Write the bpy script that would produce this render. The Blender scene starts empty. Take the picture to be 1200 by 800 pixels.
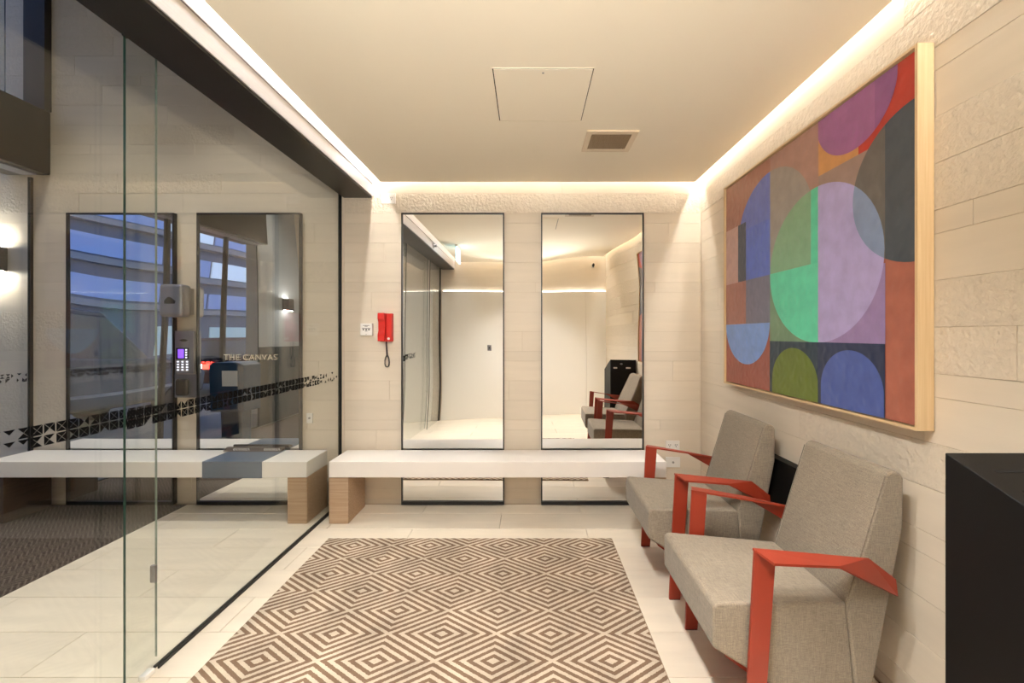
import bpy, bmesh, math, random
from mathutils import Vector, Matrix
random.seed(7)
S = bpy.context.scene
COL = S.collection

# ------------------------------------------------------------------ camera, world, exposure
F = 475.0            # focal length in pixels of a 1200 px wide frame
CZ = 1.37            # eye height
cam = bpy.data.cameras.new('camera'); camo = bpy.data.objects.new('camera', cam); COL.objects.link(camo)
camo.location = (0, 0, CZ); camo.rotation_euler = (math.pi / 2, 0, 0)
cam.sensor_width = 36.0; cam.lens = F / 1200 * 36
cam.shift_x = -20 / 1200; cam.shift_y = -8 / 1200
cam.clip_start = 0.02
S.camera = camo
S.view_settings.view_transform = 'Standard'; S.view_settings.look = 'None'
S.view_settings.gamma = 1; S.view_settings.use_curve_mapping = False
S.view_settings.exposure = 0.19
cy = S.cycles
cy.max_bounces = 14; cy.diffuse_bounces = 8; cy.glossy_bounces = 8; cy.transparent_max_bounces = 24
cy.caustics_reflective = False; cy.caustics_refractive = False
cy.sample_clamp_indirect = 6; cy.use_denoising = True

W = bpy.data.worlds.new('dusk_sky'); S.world = W; W.use_nodes = True
wn = W.node_tree.nodes; wl = W.node_tree.links
bg = wn['Background']; bg.inputs[1].default_value = 3.0
tc = wn.new('ShaderNodeTexCoord'); sp = wn.new('ShaderNodeSeparateXYZ'); rp = wn.new('ShaderNodeValToRGB')
wl.new(tc.outputs['Generated'], sp.inputs[0]); wl.new(sp.outputs[2], rp.inputs[0]); wl.new(rp.outputs[0], bg.inputs[0])
rp.color_ramp.elements[0].color = (.16, .21, .34, 1); rp.color_ramp.elements[1].color = (.10, .16, .34, 1)

LED_COL = (1.0, .975, .93); LED_STR = 95.0
LEDGE_STR = 14.0
LOBBY_STR = 8.0
LOBBY_W = 13.0
def spot(name, loc, rx, power, soft=.07, size=155):
    d = bpy.data.lights.new(name, 'SPOT'); d.energy = power; d.spot_size = math.radians(size); d.spot_blend = 1.0
    d.shadow_soft_size = soft; d.color = (1.0, .98, .95)
    o = bpy.data.objects.new(name, d); COL.objects.link(o); o.location = loc; o.rotation_euler = (math.radians(rx), 0, 0)
spot('fill_uplight', (-.1, -.28, 1.80), 113, 130, .07, 120)          # added fill light aimed up from behind the viewer
spot('fill_downlight', (-.08, .78, 2.475), 32, 140, .07, 124)           # two added fill lights above the viewer
spot('fill_downlight', (-.08, .40, 2.475), 6, 170, .07, 126)

# ------------------------------------------------------------------ materials
def srgb(r, g, b):
    f = lambda c: (c / 12.92 if c <= .04045 else ((c + .055) / 1.055) ** 2.4)
    return (f(r / 255), f(g / 255), f(b / 255), 1)

def new_mat(name):
    m = bpy.data.materials.new(name); m.use_nodes = True
    return m, m.node_tree.nodes, m.node_tree.links, m.node_tree.nodes['Principled BSDF']

def plain(name, c, rough=.5, metal=0.0, var=0.0, scale=8.0, bump=0.0, bscale=60.0, stretch=(1, 1, 1), spec=.5, objvar=0.0):
    m, n, l, b = new_mat(name)
    b.inputs['Roughness'].default_value = rough; b.inputs['Metallic'].default_value = metal
    b.inputs['Specular IOR Level'].default_value = spec
    b.inputs['Base Color'].default_value = c
    if not (var or bump or objvar): return m
    t = n.new('ShaderNodeTexCoord'); oi = n.new('ShaderNodeObjectInfo')
    mp = n.new('ShaderNodeVectorMath'); mp.operation = 'MULTIPLY'; mp.inputs[1].default_value = stretch
    ad = n.new('ShaderNodeVectorMath'); ad.operation = 'ADD'
    mu = n.new('ShaderNodeMath'); mu.operation = 'MULTIPLY'; mu.inputs[1].default_value = 37.0
    l.new(oi.outputs['Random'], mu.inputs[0]); l.new(t.outputs['Object'], mp.inputs[0])
    l.new(mp.outputs[0], ad.inputs[0]); l.new(mu.outputs[0], ad.inputs[1])
    if var or objvar:
        nz = n.new('ShaderNodeTexNoise'); nz.inputs['Scale'].default_value = scale; nz.inputs['Detail'].default_value = 5
        l.new(ad.outputs[0], nz.inputs['Vector'])
        mr = n.new('ShaderNodeMapRange'); mr.inputs[1].default_value = .25; mr.inputs[2].default_value = .75
        mr.inputs[3].default_value = 1 - var; mr.inputs[4].default_value = 1 + var
        l.new(nz.outputs[0], mr.inputs[0])
        m2 = n.new('ShaderNodeMapRange'); m2.inputs[3].default_value = 1 - objvar; m2.inputs[4].default_value = 1 + objvar
        l.new(oi.outputs['Random'], m2.inputs[0])
        mm = n.new('ShaderNodeMath'); mm.operation = 'MULTIPLY'
        l.new(mr.outputs[0], mm.inputs[0]); l.new(m2.outputs[0], mm.inputs[1])
        vm = n.new('ShaderNodeVectorMath'); vm.operation = 'SCALE'; vm.inputs[0].default_value = c[:3]
        l.new(mm.outputs[0], vm.inputs['Scale']); l.new(vm.outputs[0], b.inputs['Base Color'])
    if bump:
        nb = n.new('ShaderNodeTexNoise'); nb.inputs['Scale'].default_value = bscale; nb.inputs['Detail'].default_value = 4
        l.new(ad.outputs[0], nb.inputs['Vector'])
        bp = n.new('ShaderNodeBump'); bp.inputs['Strength'].default_value = bump; bp.inputs['Distance'].default_value = .01
        l.new(nb.outputs[0], bp.inputs['Height']); l.new(bp.outputs[0], b.inputs['Normal'])
    return m

def emit(name, c, s):
    m, n, l, b = new_mat(name)
    b.inputs['Base Color'].default_value = (c[0], c[1], c[2], 1)
    b.inputs['Emission Color'].default_value = (c[0], c[1], c[2], 1); b.inputs['Emission Strength'].default_value = s
    return m

def glass_mat(name, tint, ior=1.52):
    m, n, l, b = new_mat(name); n.remove(b)
    out = n['Material Output']
    tr = n.new('ShaderNodeBsdfTransparent'); tr.inputs[0].default_value = tint
    gl = n.new('ShaderNodeBsdfGlossy'); gl.inputs['Roughness'].default_value = 0.0
    geo = n.new('ShaderNodeNewGeometry')
    mi = n.new('ShaderNodeMapRange'); mi.inputs[3].default_value = ior; mi.inputs[4].default_value = 1 / ior
    fr = n.new('ShaderNodeFresnel'); mx = n.new('ShaderNodeMixShader')
    l.new(geo.outputs['Backfacing'], mi.inputs[0]); l.new(mi.outputs[0], fr.inputs['IOR'])
    l.new(fr.outputs[0], mx.inputs[0]); l.new(tr.outputs[0], mx.inputs[1]); l.new(gl.outputs[0], mx.inputs[2])
    l.new(mx.outputs[0], out.inputs[0])
    return m

def fabric(name, c):
    m, n, l, b = new_mat(name)
    b.inputs['Roughness'].default_value = .9; b.inputs['Specular IOR Level'].default_value = .2
    b.inputs['Sheen Weight'].default_value = .15
    t = n.new('ShaderNodeTexCoord')
    hs = []
    for st in ((30, 420, 420), (420, 420, 30), (420, 30, 420)):
        v = n.new('ShaderNodeVectorMath'); v.operation = 'MULTIPLY'; v.inputs[1].default_value = st
        nz = n.new('ShaderNodeTexNoise'); nz.inputs['Scale'].default_value = 1; nz.inputs['Detail'].default_value = 2
        l.new(t.outputs['Object'], v.inputs[0]); l.new(v.outputs[0], nz.inputs['Vector']); hs.append(nz)
    a = n.new('ShaderNodeMath'); a.operation = 'ADD'; l.new(hs[0].outputs[0], a.inputs[0]); l.new(hs[1].outputs[0], a.inputs[1])
    a2 = n.new('ShaderNodeMath'); a2.operation = 'ADD'; l.new(a.outputs[0], a2.inputs[0]); l.new(hs[2].outputs[0], a2.inputs[1])
    mr = n.new('ShaderNodeMapRange'); mr.inputs[1].default_value = 1.1; mr.inputs[2].default_value = 1.9
    mr.inputs[3].default_value = .72; mr.inputs[4].default_value = 1.28; l.new(a2.outputs[0], mr.inputs[0])
    big = n.new('ShaderNodeTexNoise'); big.inputs['Scale'].default_value = 6; l.new(t.outputs['Object'], big.inputs['Vector'])
    m2 = n.new('ShaderNodeMapRange'); m2.inputs[3].default_value = .9; m2.inputs[4].default_value = 1.1; l.new(big.outputs[0], m2.inputs[0])
    mm = n.new('ShaderNodeMath'); mm.operation = 'MULTIPLY'; l.new(mr.outputs[0], mm.inputs[0]); l.new(m2.outputs[0], mm.inputs[1])
    vm = n.new('ShaderNodeVectorMath'); vm.operation = 'SCALE'; vm.inputs[0].default_value = c[:3]
    l.new(mm.outputs[0], vm.inputs['Scale']); l.new(vm.outputs[0], b.inputs['Base Color'])
    bp = n.new('ShaderNodeBump'); bp.inputs['Strength'].default_value = .35; bp.inputs['Distance'].default_value = .002
    l.new(a2.outputs[0], bp.inputs['Height']); l.new(bp.outputs[0], b.inputs['Normal'])
    return m

def wood(name, c1, c2, axis=2, rough=.5):
    m, n, l, b = new_mat(name); b.inputs['Roughness'].default_value = rough
    t = n.new('ShaderNodeTexCoord'); v = n.new('ShaderNodeVectorMath'); v.operation = 'MULTIPLY'
    st = [90, 90, 90]; st[axis] = 3; v.inputs[1].default_value = st
    nz = n.new('ShaderNodeTexNoise'); nz.inputs['Scale'].default_value = 1; nz.inputs['Detail'].default_value = 5
    cr = n.new('ShaderNodeValToRGB'); cr.color_ramp.elements[0].color = c1; cr.color_ramp.elements[1].color = c2
    cr.color_ramp.elements[0].position = .3; cr.color_ramp.elements[1].position = .7
    l.new(t.outputs['Object'], v.inputs[0]); l.new(v.outputs[0], nz.inputs['Vector']); l.new(nz.outputs[0], cr.inputs[0]); l.new(cr.outputs[0], b.inputs['Base Color'])
    return m

def rug_mat():
    m, n, l, b = new_mat('rug_pile'); b.inputs['Roughness'].default_value = .95; b.inputs['Specular IOR Level'].default_value = .1
    t = n.new('ShaderNodeTexCoord'); s = n.new('ShaderNodeSeparateXYZ'); l.new(t.outputs['Object'], s.inputs[0])
    def M(op, a, bb=None, c=None):
        x = n.new('ShaderNodeMath'); x.operation = op
        for i, q in enumerate((a, bb, c)):
            if q is None: continue
            if isinstance(q, (int, float)): x.inputs[i].default_value = q
            else: l.new(q, x.inputs[i])
        return x.outputs[0]
    # wobble of the tufting
    nz = n.new('ShaderNodeTexNoise'); nz.inputs['Scale'].default_value = 130; l.new(t.outputs['Object'], nz.inputs['Vector'])
    wob = M('MULTIPLY', M('SUBTRACT', nz.outputs[0], .5), .05)
    px, py = .4915, .3085
    def tri(v, p, off):       # |distance to nearest centre| / half period, 0..1
        f = M('FRACT', M('ADD', M('DIVIDE', M('SUBTRACT', v, off), p), .5))
        return M('MULTIPLY', M('ABSOLUTE', M('SUBTRACT', f, .5)), 2.0)
    a = M('ADD', tri(s.outputs[0], px, -1.132), tri(s.outputs[1], py, 2.6135))
    d = M('MINIMUM', a, M('SUBTRACT', 2.0, a))
    d = M('ADD', d, wob)
    ring = M('GREATER_THAN', M('FRACT', M('DIVIDE', d, .2363)), .48)
    dark = M('MULTIPLY', ring, M('LESS_THAN', d, .945))
    n2 = n.new('ShaderNodeTexNoise'); n2.inputs['Scale'].default_value = 5; n2.inputs['Detail'].default_value = 4; l.new(t.outputs['Object'], n2.inputs['Vector'])
    n3 = n.new('ShaderNodeTexNoise'); n3.inputs['Scale'].default_value = 260; n3.inputs['Detail'].default_value = 2; l.new(t.outputs['Object'], n3.inputs['Vector'])
    mx = n.new('ShaderNodeMix'); mx.data_type = 'RGBA'
    mx.inputs[6].default_value = srgb(192, 176, 156); mx.inputs[7].default_value = srgb(120, 98, 80)
    l.new(dark, mx.inputs[0])
    sc = M('MULTIPLY', M('ADD', .5, M('MULTIPLY', n2.outputs[0], .98)), M('ADD', .8, M('MULTIPLY', n3.outputs[0], .4)))
    vm = n.new('ShaderNodeVectorMath'); vm.operation = 'SCALE'; l.new(mx.outputs[2], vm.inputs[0]); l.new(sc, vm.inputs['Scale'])
    l.new(vm.outputs[0], b.inputs['Base Color'])
    h = M('ADD', M('MULTIPLY', dark, -.6), n3.outputs[0])
    bp = n.new('ShaderNodeBump'); bp.inputs['Strength'].default_value = .5; bp.inputs['Distance'].default_value = .004
    l.new(h, bp.inputs['Height']); l.new(bp.outputs[0], b.inputs['Normal'])
    return m

def mat_mat():
    m, n, l, b = new_mat('entry_mat_ribs'); b.inputs['Roughness'].default_value = .95; b.inputs['Specular IOR Level'].default_value = .1
    t = n.new('ShaderNodeTexCoord'); s = n.new('ShaderNodeSeparateXYZ'); l.new(t.outputs['Object'], s.inputs[0])
    def M(op, a, bb=None):
        x = n.new('ShaderNodeMath'); x.operation = op
        for i, q in enumerate((a, bb)):
            if q is None: continue
            if isinstance(q, (int, float)): x.inputs[i].default_value = q
            else: l.new(q, x.inputs[i])
        return x.outputs[0]
    zig = M('MULTIPLY', M('ABSOLUTE', M('SUBTRACT', M('FRACT', M('DIVIDE', s.outputs[0], .12)), .5)), .12)
    st = M('FRACT', M('DIVIDE', M('ADD', s.outputs[1], zig), .03))
    r = M('GREATER_THAN', st, .62)
    mx = n.new('ShaderNodeMix'); mx.data_type = 'RGBA'
    mx.inputs[6].default_value = srgb(58, 50, 46); mx.inputs[7].default_value = srgb(88, 80, 74); l.new(r, mx.inputs[0]); l.new(mx.outputs[2], b.inputs['Base Color'])
    bp = n.new('ShaderNodeBump'); bp.inputs['Strength'].default_value = .6; bp.inputs['Distance'].default_value = .004; l.new(r, bp.inputs['Height']); l.new(bp.outputs[0], b.inputs['Normal'])
    return m

STONE = srgb(216, 203, 184)
M_ = dict(
    stone=plain('honed_stone', STONE, .55, var=.035, scale=2.2, stretch=(1, 1, 9), bump=.04, bscale=9, objvar=.035, spec=.35),
    rough=plain('split_face_stone', srgb(214, 201, 182), .8, var=.05, scale=40, bump=.75, bscale=50, objvar=.025, spec=.25),
    grout=plain('stone_joint', srgb(196, 178, 154), .9),
    floor=plain('limestone_floor', srgb(220, 208, 189), .38, var=.06, scale=2.6, stretch=(1.2, 6, 1), bump=.03, bscale=30, objvar=.03, spec=.4),
    fgrout=plain('floor_joint', srgb(128, 108, 86), .9),
    ceil=plain('ceiling_paint', srgb(246, 236, 216), .9, spec=.2),
    white=plain('white_paint', srgb(244, 240, 232), .6, spec=.3),
    lobby_paint=plain('lobby_paint', srgb(160, 164, 168), .8),
    dado=plain('dark_grey_dado', srgb(66, 70, 70), .6),
    bench=plain('bench_stone', srgb(232, 225, 217), .42, var=.03, scale=5, bump=.02, bscale=40, spec=.4),
    bleg=wood('bench_leg_timber', srgb(158, 128, 100), srgb(184, 158, 130), axis=0, rough=.7),
    shaded_leg=wood('shaded_bench_leg', srgb(58, 47, 40), srgb(78, 64, 54), axis=1, rough=.6),  # leg timber with the shade under the lobby bench put into its colour
    bronze=plain('dark_bronze', srgb(46, 41, 36), .35, metal=.6, var=.06, scale=6),
    beamface=plain('brushed_steel', srgb(206, 200, 200), .5, metal=.3, var=.06, scale=5, stretch=(1, 1, 30)),
    black=plain('black_metal', srgb(26, 24, 23), .45),
    blackbox=plain('black_laminate', srgb(11, 10, 10), .5, var=.1, scale=4, spec=.22),
    slot=plain('slot_dark', srgb(5, 5, 5), .9),
    glass=glass_mat('clear_glass', (.975, .986, .972, 1)),
    edge=plain('green_glass_edge', srgb(38, 62, 52), .15, spec=.8), edge2=plain('pale_glass_edge', srgb(120, 136, 126), .15, spec=.8),
    mirror=plain('mirror_silver', (.96, .96, .95, 1), .0, metal=1.0),
    red=plain('red_powdercoat', srgb(141, 48, 28), .45, var=.03, scale=12, bump=.02, bscale=300),
    seat=fabric('oatmeal_weave', srgb(139, 127, 111)),
    piping=fabric('oatmeal_piping', srgb(122, 111, 97)),
    rug=rug_mat(), emat=mat_mat(),
    rugedge=plain('rug_binding', srgb(150, 128, 104), .95),
    oak=wood('pale_oak', srgb(206, 176, 132), srgb(222, 196, 156), axis=2),
    oakh=wood('pale_oak_across', srgb(200, 170, 126), srgb(218, 190, 150), axis=1),
    plate=plain('white_plastic', srgb(232, 228, 222), .4),
    grey=plain('grey_plastic', srgb(150, 146, 142), .4),
    redplastic=plain('red_plastic', srgb(206, 42, 34), .35),
    darkcord=plain('dark_cord', srgb(40, 40, 44), .5),
    print=plain('dark_print', srgb(40, 38, 36), .7),
    decal=plain('black_vinyl', srgb(9, 8, 8), .8, spec=.1),
    cream=plain('cream_lettering', srgb(226, 218, 196), .6),
    blue=plain('blue_laminate', srgb(26, 58, 84), .4), wrap=plain('slate_blue_vinyl', srgb(58, 78, 98), .35),
    alu=plain('satin_aluminium', srgb(142, 140, 144), .35, metal=.7),
    brown=plain('dark_brown_board', srgb(72, 58, 48), .6),
    vent=plain('vent_frame', srgb(226, 208, 182), .6),
    ventgrid=plain('vent_grille', srgb(150, 128, 100), .6),
    ventdark=plain('vent_dark', srgb(70, 58, 44), .9),
    led=emit('led_strip_light', LED_COL, LED_STR),
    ledge=emit('ledge_light', LED_COL, LEDGE_STR),
    lamp=emit('downlight_lens', (.86, .9, 1.0), LOBBY_STR),
    sconce=emit('sconce_lens', (1.0, .95, .88), 170.0),
    screen=emit('violet_screen', (.20, .07, .9), 1.6),
    keys=emit('lit_keys', (.85, .85, 1.0), 1.5),
    exitg=emit('exit_sign_face', (.38, .80, .95), 2.5),
    bitumen=plain('wet_road', srgb(62, 68, 80), .5, var=.1, scale=2),
    paver=plain('footpath', srgb(120, 118, 116), .8, var=.08, scale=3),
    cladding=plain('blue_grey_cladding', srgb(86, 98, 120), .35, metal=.3),
    winglow=emit('lit_window', (.34, .46, .80), .09),
    winwarm=emit('bright_window', (.75, .85, 1.0), .42), shop=emit('dim_shop', (.7, .85, .8), .12),
    carpaint=plain('grey_car_paint', srgb(62, 68, 80), .2, metal=.4),
    carpaint2=plain('dark_red_car_paint', srgb(92, 42, 40), .2, metal=.3),
    carglass=plain('car_glass', srgb(34, 40, 46), .05, spec=.8),
    tyre=plain('tyre', srgb(20, 20, 20), .8),
    head=emit('headlight', (.9, .95, 1.0), 14.0),
    tail=emit('taillight', (1.0, .06, .04), 6.0),
    steel=plain('door_steel', srgb(120, 122, 124), .3, metal=.8),
)

# ------------------------------------------------------------------ mesh helpers
class MB:
    def __init__(s): s.v = []; s.f = []; s.m = []
    def quad(s, pts, mi=0):
        k = len(s.v); s.v += [tuple(p) for p in pts]; s.f.append(tuple(range(k, k + len(pts)))); s.m.append(mi); return s
    def box(s, x0, x1, y0, y1, z0, z1, mi=0):
        x0, x1 = sorted((x0, x1)); y0, y1 = sorted((y0, y1)); z0, z1 = sorted((z0, z1))
        k = len(s.v)
        s.v += [(x, y, z) for z in (z0, z1) for y in (y0, y1) for x in (x0, x1)]
        for f in ((0, 2, 3, 1), (4, 5, 7, 6), (0, 1, 5, 4), (2, 6, 7, 3), (0, 4, 6, 2), (1, 3, 7, 5)):
            s.f.append(tuple(k + i for i in f)); s.m.append(mi)
        return s
    def prism(s, poly, a0, a1, axis='y', mi=0):
        """poly in the two other axes: y -> (x,z), x -> (y,z), z -> (x,y)"""
        n = len(poly); k = len(s.v)
        mk = {'y': lambda p, a: (p[0], a, p[1]), 'x': lambda p, a: (a, p[0], p[1]), 'z': lambda p, a: (p[0], p[1], a)}[axis]
        s.v += [mk(p, a0) for p in poly] + [mk(p, a1) for p in poly]
        s.f.append(tuple(k + i for i in range(n))); s.m.append(mi)
        s.f.append(tuple(k + n + i for i in reversed(range(n)))); s.m.append(mi)
        for i in range(n):
            j = (i + 1) % n
            s.f.append((k + i, k + n + i, k + n + j, k + j)); s.m.append(mi)
        return s
    def cyl(s, c, r, h, axis='z', n=20, mi=0, r2=None):
        r2 = r if r2 is None else r2; k = len(s.v)
        for t, rr in ((0, r), (1, r2)):
            for i in range(n):
                a = 2 * math.pi * i / n; p, q = rr * math.cos(a), rr * math.sin(a)
                o = {'z': (p, q, t * h), 'y': (p, t * h, q), 'x': (t * h, p, q)}[axis]
                s.v.append((c[0] + o[0], c[1] + o[1], c[2] + o[2]))
        s.f.append(tuple(k + i for i in range(n))); s.m.append(mi)
        s.f.append(tuple(k + n + i for i in reversed(range(n)))); s.m.append(mi)
        for i in range(n):
            j = (i + 1) % n; s.f.append((k + i, k + n + i, k + n + j, k + j)); s.m.append(mi)
        return s
    def tube(s, pts, r, n=8, mi=0):
        k = len(s.v); up = Vector((0, 1, .13)).normalized()
        for i, p in enumerate(pts):
            p = Vector(p); d = (Vector(pts[min(i + 1, len(pts) - 1)]) - Vector(pts[max(i - 1, 0)])).normalized()
            a = d.cross(up); a = a.normalized() if a.length > 1e-5 else Vector((1, 0, 0)); b = d.cross(a)
            for j in range(n):
                t = 2 * math.pi * j / n; s.v.append(tuple(p + a * (r * math.cos(t)) + b * (r * math.sin(t))))
        for i in range(len(pts) - 1):
            for j in range(n):
                q = (j + 1) % n
                s.f.append((k + i * n + j, k + i * n + q, k + (i + 1) * n + q, k + (i + 1) * n + j)); s.m.append(mi)
        s.f.append(tuple(k + j for j in range(n))); s.m.append(mi)
        s.f.append(tuple(k + (len(pts) - 1) * n + j for j in reversed(range(n)))); s.m.append(mi)
        return s
    def data(s, name, mats):
        me = bpy.data.meshes.new(name); me.from_pydata(s.v, [], s.f)
        for m in (mats if isinstance(mats, (list, tuple)) else [mats]): me.materials.append(m)
        me.polygons.foreach_set('material_index', s.m)
        bm = bmesh.new(); bm.from_mesh(me); bmesh.ops.recalc_face_normals(bm, faces=bm.faces); bm.to_mesh(me); bm.free()
        return me
    def build(s, name, mats, parent=None, bevel=0, seg=2, smooth=False):
        o = bpy.data.objects.new(name, s.data(name, mats)); COL.objects.link(o)
        if parent:
            o.parent = parent
            o.matrix_parent_inverse = parent.matrix_basis.inverted() if parent.type != 'EMPTY' or True else Matrix()
        if bevel:
            b = o.modifiers.new('bevel', 'BEVEL'); b.width = bevel; b.segments = seg; b.limit_method = 'ANGLE'; b.angle_limit = .5
        if smooth or bevel:
            for p in o.data.polygons: p.use_smooth = True
            if bevel: o.modifiers.new('wn', 'WEIGHTED_NORMAL')
        return o

def thing(name, label, cat, loc=(0, 0, 0), group=None):
    o = bpy.data.objects.new(name, None); COL.objects.link(o); o.location = loc; o.empty_display_size = .1
    o['label'] = label; o['category'] = cat
    if group: o['group'] = group
    return o
def tag(o, label, cat, group=None):
    o['label'] = label; o['category'] = cat
    if group: o['group'] = group
    return o
def struct(o): o['kind'] = 'structure'; return o
def sempty(name, loc=(0, 0, 0)):
    o = bpy.data.objects.new(name, None); COL.objects.link(o); o.location = loc; o['kind'] = 'structure'; o.empty_display_size = .1; return o
def link_copy(me, name, parent, loc):
    o = bpy.data.objects.new(name, me); COL.objects.link(o); o.parent = parent
    o.matrix_parent_inverse = parent.matrix_basis.inverted(); o.location = loc; return o
def copy_tree(src, dx):
    r = src.copy(); COL.objects.link(r); r.location = Vector(src.location) + Vector(dx)
    for ch in list(src.children):
        c = ch.copy(); COL.objects.link(c); c.parent = r
        for g in list(ch.children):
            d = g.copy(); COL.objects.link(d); d.parent = c
    return r
def text_mesh(body, size, name, m, parent, loc, rot, sx=1.0, extrude=.0006):
    cu = bpy.data.curves.new(name, 'FONT'); cu.body = body; cu.size = size; cu.extrude = extrude; cu.align_x = 'CENTER'; cu.align_y = 'CENTER'
    cu.space_character = 1.12
    t = bpy.data.objects.new(name + '_curve', cu); COL.objects.link(t); bpy.context.view_layer.update()
    me = bpy.data.meshes.new_from_object(t.evaluated_get(bpy.context.evaluated_depsgraph_get()))
    bpy.data.objects.remove(t); me.materials.clear(); me.materials.append(m)
    o = bpy.data.objects.new(name, me); COL.objects.link(o); o.parent = parent
    if parent: o.matrix_parent_inverse = parent.matrix_basis.inverted()
    o.location = loc; o.rotation_euler = rot; o.scale = (sx, 1, 1); return o

# ------------------------------------------------------------------ dimensions
D = 3.287            # back wall
YB = -.41            # wall behind the viewer
XR = 1.391           # right wall
XF = -4.03           # street front of the entry lobby
CH = 2.583           # ceiling panel underside
RC = 2.80            # top of the light recess
LH = 4.5             # lobby height
XG = -1.53           # fixed glass
XS = -1.58           # sliding glass

# ------------------------------------------------------------------ floor
fl = struct(MB().box(XF - .05, XR + .1, YB - .1, D + .1, -.20, -.011).build('floor', M_['fgrout']))
TL, TW, G = 1.22, .2479, .0028
tile_cache = {}
def ftile(x0, x1, y0, y1):
    key = (round(x1 - x0, 3), round(y1 - y0, 3))
    if key not in tile_cache:
        a, b = (x1 - x0) / 2 - G / 2, (y1 - y0) / 2 - G / 2
        m = MB(); e = .0012
        m.v = [(-a, -b, -.011), (a, -b, -.011), (a, b, -.011), (-a, b, -.011), (-a, -b, -e), (a, -b, -e), (a, b, -e), (-a, b, -e),
               (-a + e, -b + e, 0), (a - e, -b + e, 0), (a - e, b - e, 0), (-a + e, b - e, 0)]
        m.f = [(8, 9, 10, 11)] + [(i, (i + 1) % 4, 4 + (i + 1) % 4, 4 + i) for i in range(4)] + [(4 + i, 4 + (i + 1) % 4, 8 + (i + 1) % 4, 8 + i) for i in range(4)]
        m.m = [0] * len(m.f)
        tile_cache[key] = m.data('floor_tile', M_['floor'])
    link_copy(tile_cache[key], 'floor_tile', fl, ((x0 + x1) / 2, (y0 + y1) / 2, 0))
row_top = 3.357
r = 0
while row_top > YB:
    y1, y0 = min(row_top, D - .012), max(row_top - TW, YB)
    off = .40 if r % 2 == 0 else -.21
    x = off - math.ceil((off - XF) / TL) * TL
    while x < XR - .012:
        a, b = max(x, -2.757 if (y0 > YB - 1) else XF), min(x + TL, XR - .012)
        if b - a > .03: ftile(a, b, y0, y1)
        x += TL
    row_top -= TW; r += 1
# recessed matwell and mat
mat_o = tag(MB().box(XF + .03, -2.760, YB + .01, D - .02, -.0108, -.001).build('entrance_mat', M_['emat']),
            'dark brown ribbed chevron entrance mat set in the lobby floor', 'mat')

# ------------------------------------------------------------------ walls in coursed stone
ROWS = []
z = 4.585
pat = [.0803, .1593, .1593, .1593]
# small course has its top at z = 2.353
zt = 2.353 + .5582 * 4
i = 0
while zt > .02:
    h = pat[i % 4]; ROWS.append((max(zt - h, 0.0), zt, i % 4)); zt -= h; i += 1
st_cache = {}
def stile(wall, plane, a0, a1, z0, z1, rough):
    """plane 'y': wall facing -Y at D ; 'x': wall facing -X at XR"""
    key = (plane, round(a1 - a0, 3), round(z1 - z0, 3), rough)
    g, t, e = .0007, .003, .0008
    if key not in st_cache:
        a, b = (a1 - a0) / 2 - g, (z1 - z0) / 2 - g
        mk = (lambda p, q, d: (p, d, q)) if plane == 'y' else (lambda p, q, d: (d, p, q))
        m = MB(); t2 = t + (.0015 if rough else 0)
        ring = [(-a, -b), (a, -b), (a, b), (-a, b)]; rin = [(-a + e, -b + e), (a - e, -b + e), (a - e, b - e), (-a + e, b - e)]
        m.v = [mk(p, q, 0) for p, q in ring] + [mk(p, q, -t2 + e) for p, q in ring] + [mk(p, q, -t2) for p, q in rin]
        m.f = [(8, 9, 10, 11)] + [(k, (k + 1) % 4, 4 + (k + 1) % 4, 4 + k) for k in range(4)] + [(4 + k, 4 + (k + 1) % 4, 8 + (k + 1) % 4, 8 + k) for k in range(4)]
        m.m = [0] * 9
        st_cache[key] = m.data('stone_tile', M_['rough'] if rough else M_['stone'])
    ac, zc = (a0 + a1) / 2, (z0 + z1) / 2
    link_copy(st_cache[key], 'stone_tile', wall, (ac, D + .003, zc) if plane == 'y' else (XR + .003, ac, zc))

def course(wall, plane, A0, A1, zmax, L, roughfn, zmin=0.0):
    for ri, (z0, z1, k) in enumerate(ROWS):
        if z0 > zmax - .02: continue
        z1 = min(z1, zmax)
        off = (ri * .37) % 1.0 * L
        cuts = [A0]; a = A0 - off + L
        while a < A1 - .2:
            if a > A0 + .2: cuts.append(a)
            a += L
        cuts.append(A1)
        for p, q in zip(cuts, cuts[1:]): stile(wall, plane, p, q, z0, z1, roughfn((p + q) / 2, (z0 + z1) / 2, k))
wb = struct(MB().box(XF - 4.0, XR + .15, D + .003, D + .2, -.2, LH + .3).build('wall_back', M_['grout']))
rng = random.Random(3)
def rough_back(a, z, k):
    if a > -1.6: return 2.35 < z < 2.53
    if a < -3.4: return 1.24 < z < 1.52 or .55 < z < .98 or 2.36 < z < 2.7 or z > 3.2
    return k != 0 and rng.random() < .12
course(wb, 'y', -1.50, XR - .001, RC, .97, rough_back)
course(wb, 'y', XF, -1.50, LH, .845, rough_back)
course(wb, 'y', XF - 1.7, XF, LH, .85, lambda a, z, k: 1.24 < z < 1.52 or .55 < z < .98 or 2.36 < z < 2.7 or z > 3.2)
wr = struct(MB().box(XR + .003, XR + .2, YB - .2, D + .2, -.2, RC + .2).build('wall_right', M_['grout']))
def rough_right(a, z, k):
    if 2.35 < z < 2.53: return True
    if a > 2.0: return False
    return k in (2, 3) and z > .9 and a < 2.0
course(wr, 'x', YB, D - .012, RC, 1.05, rough_right)
struct(MB().box(XR - .006, XR + .001, D - .007, D, 0, RC).build('trim_1', M_['stone']))

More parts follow.
